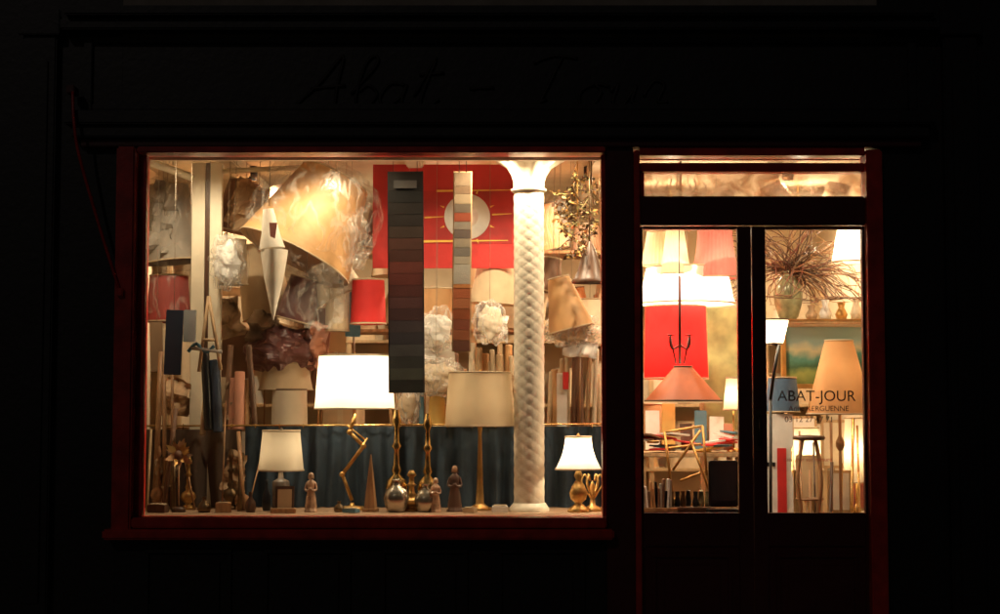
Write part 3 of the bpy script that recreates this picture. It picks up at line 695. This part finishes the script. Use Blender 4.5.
for i in range(22):
    px=R.uniform(642,734); w.box((E(px,0,1.25).x,1.25+R.uniform(-.1,.2),zd+.012+.012*i*.5),(R.uniform(.08,.2),R.uniform(.08,.15),.012),R.choice([paper,creamo,yellow,paper,beigeo,brown,teal,red]),rot=(R.uniform(-.15,.15),R.uniform(-.2,.2),R.uniform(-1,1)))
w.done('paper_stack')
w=MB()
for i in range(14):
    px=638+i*2.4; hh=R.uniform(.10,.19); w.box((E(px,0,.6).x,.6,.86+hh/2),(.013,.09,hh),R.choice([brown,teal,maroon,paper,tan,black,greym]),rot=(0,R.uniform(-.08,.08),0))
w.box((E(655,0,.6).x,.6,.845),(.27,.14,.025),wood,bev=.003); w.box((E(655,0,.6).x,.6,.415),(.22,.12,.83),wood,bev=.005); w.done('book_rack')
w=MB(); p=E(722,0,.5)
w.box((p.x,.5,1.02),(.19,.05,.3),black,bev=.008); w.box((p.x,.473,1.03),(.16,.004,.24),mat('screen_dark',(.03,.03,.035),.15)); w.box((p.x,.52,.845),(.2,.16,.02),black,bev=.004); w.box((p.x,.55,.415),(.19,.19,.83),dwood,bev=.005); w.done('card_terminal_stand')
w=MB()
for(a,b,c_,d) in((664,432,702,426),(702,426,706,475),(668,448,700,444),(664,432,672,498),(680,480,706,470),(672,498,700,506),(700,430,672,470),(690,440,712,500)): w.tube([E(a,b,.9),E(c_,d,.9+R.uniform(-.1,.15))],.009,gold,8)
w.tube([E(672,498,.9),(E(672,0,.9).x,.9,.002)],.011,gold,8); w.tube([E(712,500,.95),(E(712,0,.9).x,.95,.002)],.011,gold,8); w.done('gilt_folding_chair')
w=MB()
for i in range(8):
    px=664+i*6; w.lathe((E(px,0,.7).x,.7+R.uniform(-.05,.05),.86),[(.001,0),(.018,0),(.022,.03),(.012,.06+R.uniform(0,.05)),(.016,.1)],R.choice([black,bronze,dwood,green,brass]),seg=14)
w.box((E(686,0,.7).x,.7,.845),(.36,.2,.025),dwood,bev=.003); w.box((E(686,0,.7).x,.72,.415),(.3,.12,.83),dwood); w.done('side_table_with_ornaments')
tb=hang(733,378,410,10,7,1.4,wcloth,cord=False,name='small_table_lamp'); 
w=MB(); c=E(733,410,1.4); w.tube([c+Vector((0,0,.1)),(c.x,1.4,zd)],.008,brass); w.lathe((c.x,1.4,zd),[(.05,0),(.05,.015),(.01,.03)],brass,seg=20); q=w.done('lamp_stem'); q.parent=tb; q.location=q.location-tb.location; bulb(tb,c+Vector((0,0,.1)),4,.02)
hang(655,330,372,14,12,2.2,beigeo,name='hanging_lampshade'); hang(650,404,440,14,12,1.8,tan,cord=False)
w=MB()
for (px,pyt,pyb,wd_,m,yy) in((652,412,446,14,paper,1.55),(668,405,446,13,yellow,1.6),(716,418,448,14,paper,1.5),(728,425,450,10,salmon,1.45),(700,412,448,12,teal,1.58),(686,425,450,12,dwood,1.4)):
    p=E(px,pyt,yy); w.box((p.x,yy,(p.z+zd)/2+.01),(U(wd_,yy),.02,p.z-zd),m,rot=(-.12,R.uniform(-.05,.05),0))
w.done('leaning_sample_boards')

# ================================================================ behind right door
y=1.5; zsh=E(0,320,y).z
w=MB(); p=E(757,0,y); w.bb((p.x,1.35,zsh-.035),(XR-.002,1.75,zsh),lwood,.005); w.bb((p.x,1.34,zsh-.012),(XR-.003,1.349,zsh-.002),gold)
for x in(p.x+.1,XR-.15): w.tube([(x,1.7,zsh-.03),(x,1.7,.001)],.02,lwood,8)
w.done('wall_shelf')
w=MB(); c=E(789,319,y); c.z=zsh+.001
w.lathe(c,[(.05,0),(.07,.02),(.10,.12),(.105,.19),(.09,.26),(.05,.31),(.045,.33),(.06,.35),(.055,.35),(.04,.32)],green,seg=40)
w.done('celadon_vase')
rr=random.Random(11); w=MB()
brm=[dwood,brown,wood,mat('red_twig',(.18,.05,.03),.6)]
for i in range(150):
    p=c+Vector((rr.uniform(-.03,.03),rr.uniform(-.03,.03),.32)); d=Vector((rr.uniform(-.7,1.6),rr.uniform(-.7,.4),rr.uniform(.1,1.0))).normalized(); pts=[p]
    turn=Vector((rr.uniform(-.4,.4),rr.uniform(-.2,.2),rr.uniform(-.5,.15)))
    for k in range(9):
        d=(d+turn+Vector((rr.uniform(-.5,.5),rr.uniform(-.25,.25),rr.uniform(-.4,.4)))).normalized(); p=p+d*.085; p.z=max(p.z,zsh+.14); p.x=min(p.x,XR-.04); pts.append(Vector(p))
    w.tube(smooth(pts,3),[.005-.00012*j for j in range(28)],rr.choice(brm),5)
w.done('dried_branches')
hang(852,226,262,19,12,1.2,white,power=10,name='lit_pendant_lampshade')
w=MB(); yy=1.45
for i,(px,hh,m) in enumerate(((812,.1,kraft),(826,.14,paper),(842,.12,gold),(857,.16,creamo))):
    w.lathe((E(px,0,yy).x,yy,zsh+.002),[(.001,0),(.035,0),(.045,hh*.3),(.02,hh*.7),(.03,hh)],m,seg=20)
w.done('shelf_ornaments')
pm=bpy.data.materials.new('landscape_painting'); pm.use_nodes=True; nt=pm.node_tree;N=nt.nodes;L=nt.links;bs=N['Principled BSDF']
tc=N.new('ShaderNodeTexCoord');sx=N.new('ShaderNodeSeparateXYZ');nz=N.new('ShaderNodeTexNoise');nz.inputs['Scale'].default_value=7;nz.inputs['Detail'].default_value=6
ad=N.new('ShaderNodeMath');ad.operation='MULTIPLY_ADD';ad.inputs[1].default_value=.5
L.new(tc.outputs['Generated'],sx.inputs[0]);L.new(tc.outputs['Object'],nz.inputs['Vector']);L.new(nz.outputs[0],ad.inputs[0]);L.new(sx.outputs[2],ad.inputs[2])
rp=N.new('ShaderNodeValToRGB');cr=rp.color_ramp;cr.elements[0].position=.2;cr.elements[0].color=(.10,.17,.04,1);cr.elements[1].position=1.0;cr.elements[1].color=(.18,.3,.28,1)
for pos,c_ in((.4,(.24,.30,.08,1)),(.55,(.03,.10,.05,1)),(.7,(.07,.22,.18,1)),(.85,(.4,.4,.25,1))):
    e=cr.elements.new(pos);e.color=c_
L.new(ad.outputs[0],rp.inputs[0]);L.new(rp.outputs[0],bs.inputs['Base Color']);bs.inputs['Roughness'].default_value=.5
y=2.0
fr=empty('framed_landscape_painting')
w=MB(); p=E(786,327,y);q=E(872,384,y); w.bb((p.x,y,q.z),(q.x,y+.01,p.z),pm); w.done('canvas',fr)
w=MB(); t=.035
w.bb((p.x-t,y-.02,p.z+.001),(q.x+t,y+.03,p.z+t),gold,.004);w.bb((p.x-t,y-.02,q.z-t),(q.x+t,y+.03,q.z-.001),gold,.004);w.bb((p.x-t,y-.02,q.z),(p.x-.001,y+.03,p.z),gold,.004);w.bb((q.x+.001,y-.02,q.z),(q.x+t,y+.03,p.z),gold,.004)
w.tube([(p.x,y+.03,p.z),(p.x,y+.03,.001)],.015,lwood,6);w.tube([(q.x,y+.03,p.z),(q.x,y+.03,.001)],.015,lwood,6)
w.done('frame',fr)
def floorlamp(px,y,pyb,pyt,rb,rt,m,power=0,bm=brass,name='floor_lamp',tm=trim):
    w=MB(); b=E(px,pyb,y);t=E(px,pyt,y); shade(w,b,U(rb,y),U(rt,y),t.z-b.z,m,tm)
    w.tube([(b.x,y,.02),(b.x,y,t.z)],.011,bm,10); w.lathe((b.x,y,.001),[(.001,0),(.13,0),(.13,.02),(.04,.04),(.012,.08)],bm,seg=32)
    w.lathe((b.x,y,b.z-.25),[(.012,0),(.03,.03),(.03,.06),(.012,.1)],bm,seg=20)
    o=w.done(name)
    if power: bulb(o,(b.x,y,(b.z+t.z)/2),power,.035)
    return o
floorlamp(839,.9,414,341,33,14,mat('tan_coolie',(.54,.29,.12),.7,trans=.3,var=.1),4,bm=wood)
floorlamp(782,1.1,412,378,17,14,blue,0,bm=dwood); floorlamp(855,1.4,482,418,13,11,wcloth,9); floorlamp(806,1.7,470,428,16,12,wcloth,9)
w=MB(); y=.6
w.tube([E(770,400,y),E(774,372,y),E(779,345,y)],.011,iron,8); w.tube([E(779,345,y),E(770,343,y)],.009,iron,8); w.tube([E(770,400,y),(E(768,0,y).x,y,.01)],.011,iron,8); w.lathe((E(768,0,y).x,y,.001),[(.001,0),(.12,0),(.12,.015),(.02,.03)],iron,seg=28)
b=E(775,344,y); shade(w,b,U(8,y),U(14,y),U(24,y),white,dtrim); o=w.done('reading_floor_lamp'); bulb(o,b+Vector((0,0,.08)),5,.025)
w=MB(); y=1.0
p=E(764,414,y);q=E(792,512,y); w.bb((p.x,y,.6),(q.x,y+.015,p.z),paper,.002); p=E(776,448,y);q=E(785,508,y); w.bb((p.x,y-.012,.66),(q.x,y-.001,p.z),red,.002)
p=E(766,462,y);q=E(774,466,y); w.bb((p.x,y-.006,q.z),(q.x,y-.001,p.z),black)
w.tube([E(768,500,y+.02),(E(768,0,y).x,y+.1,.002)],.012,lwood,6);w.tube([E(788,500,y+.02),(E(788,0,y).x,y+.1,.002)],.012,lwood,6); w.done('poster_board')
w=MB(); y=.75; zt=E(0,440,y).z
w.lathe((E(808,0,y).x,y,zt),[(.001,0),(.10,0),(.11,.015),(.10,.03),(.001,.035)],dwood,seg=28)
for k in range(4):
    a=k*1.571+.6; e=Vector((math.cos(a),math.sin(a),0)); c=Vector((E(808,0,y).x,y,0)); w.tube(smooth([c+e*.06+Vector((0,0,zt)),c+e*.11+Vector((0,0,zt-.25)),c+e*.08+Vector((0,0,zt-.6)),c+e*.16+Vector((0,0,.01))],6),.013,wood,8)
w.lathe((E(808,0,y).x,y,zt-.4),[(.085,0),(.092,0),(.092,.015),(.085,.015),(.085,0)],wood,seg=28); w.done('bar_stool')
w=MB()
for(a,b,c_,d,yy,m) in((820,420,846,468,1.5,creamo),(795,455,818,500,1.4,beigeo),(826,470,850,512,1.2,paper),(846,440,866,510,1.6,pink),(790,416,816,450,1.9,paper)):
    p=E(a,b,yy);q=E(c_,d,yy); w.bb((p.x,yy,q.z),(q.x,yy+.02,p.z),lwood,.003); w.bb((p.x+.02,yy-.006,q.z+.02),(q.x-.02,yy-.001,p.z-.02),m,.0); w.tube([((p.x+q.x)/2,yy+.03,p.z),((p.x+q.x)/2,yy+.06,.002)],.012,lwood,6)
w.done('picture_frames')
w=MB()
for i in range(9): 
    px=794+i*8; w.tube([(E(px,0,.9).x,.9+R.uniform(-.1,.2),.003),E(px+R.uniform(-7,7),R.uniform(418,470),1.0)],R.uniform(.006,.013),R.choice([dwood,wood,brass,gold]),8)
w.done('wooden_lamp_stems')
w=MB(); c=E(682,192,.9)
for k in range(6):
    a=k*1.047; w.tube(smooth([c,c+Vector((.1*math.cos(a),.1*math.sin(a),-.05)),c+Vector((.17*math.cos(a),.17*math.sin(a),.03)),c+Vector((.15*math.cos(a),.15*math.sin(a),.08))],5),.006,greym,6)
w.tube([c,(c.x,c.y,CEIL)],.007,greym); w.done('painted_iron_chandelier')
for px,r,m in((775,20,tan),(838,16,creamo)): hang(px,184,210,r,r*.7,1.7,m,tilt=R.uniform(-30,30))
for px,pw in ((672,28),(800,34),(440,14)):  # unseen globes added to brighten the ceiling and transom
    w=MB(); c=E(px,212,2.7); w.blob(c,(.08,.08,.08),bulbm,amp=0,seg=24); w.lathe(c+Vector((0,0,.075)),[(.035,0),(.035,.02),(.01,.03)],brass,seg=20); w.tube([c+Vector((0,0,.09)),(c.x,c.y,CEIL)],.006,brass)
    o=w.done('hidden_fill_globe'); bulb(o,c+Vector((0,-.1,0)),pw,.03)

# ================================================================ back wall shelving
w=MB()
bz=[1.0,1.55,2.1]
for z in bz: w.bb((XL+.02,3.75,z-.025),(XR-.02,4.19,z),lwood,.003)
for x in(-2.58,-1.3,0,1.3,2.78): w.bb((x-.02,3.76,.001),(x+.02,4.185,2.6),lwood)
w.done('shelving_unit')
for z in bz:
    x=XL+.2
    while x<XR-.2:
        r=R.uniform(.11,.2); h=R.uniform(.2,.4)
        w=MB(); shade(w,(x+r,3.95,z+.002),r,r*R.uniform(.55,.95),h,pal() if x<.6 else R.choice([creamo,beigeo,kraft,tan,creamo,salmon,brown]),inner=False); w.done('lampshade'); x+=2*r+R.uniform(.01,.1)

# ================================================================ ceiling spotlights
def can(px,y,power,col=WARM):
    w=MB(); x=E(px,0,y).x; z=CEIL-.10
    w.lathe((x,y,z),[(.04,-.0),(.042,.0),(.042,.095),(.001,.097)],black,seg=20); w.lathe((x,y,z+.02),[(.001,0),(.036,0)],bulbm,seg=20)
    o=w.done('ceiling_spotlight'); bulb(o,(x,y,z-.01),power,.03,col,'SPOT')
can(185,.30,44);can(335,.30,48);can(500,.30,66);can(575,.30,78)
can(700,.30,46);can(815,.30,62)
for px,p in((250,125),(480,75),(590,75),(790,105)): can(px,1.75,p)
can(420,3.0,60);can(760,3.0,90)

# ================================================================ night sky and moonlight
wd=bpy.data.worlds.new('World'); scene.world=wd; wd.use_nodes=True; nt=wd.node_tree; bg=nt.nodes['Background']
sk=nt.nodes.new('ShaderNodeTexSky'); sk.sky_type='NISHITA'; sk.sun_disc=False; sk.sun_elevation=math.radians(25); sk.sun_rotation=math.radians(200)
nt.links.new(sk.outputs[0],bg.inputs[0]); bg.inputs[1].default_value=.0010
l=bpy.data.lights.new('moon','SUN'); l.energy=.05; l.angle=math.radians(.5); l.color=(1,.85,.75); o=bpy.data.objects.new('moon',l); scene.collection.objects.link(o)
o.rotation_euler=(math.radians(60),0,math.radians(-20))

cam=bpy.data.cameras.new('camera'); co=bpy.data.objects.new('camera',cam); scene.collection.objects.link(co)
co.location=(0,CAMY,CAMZ); d=Vector((0,0,(650-307)/160.0))-co.location
co.rotation_euler=d.to_track_quat('-Z','Y').to_euler()
cam.sensor_width=36; cam.lens=57.6; cam.clip_end=300; cam.clip_start=.1
cam.dof.use_dof=True; cam.dof.focus_distance=10.9; cam.dof.aperture_fstop=1.1
scene.camera=co
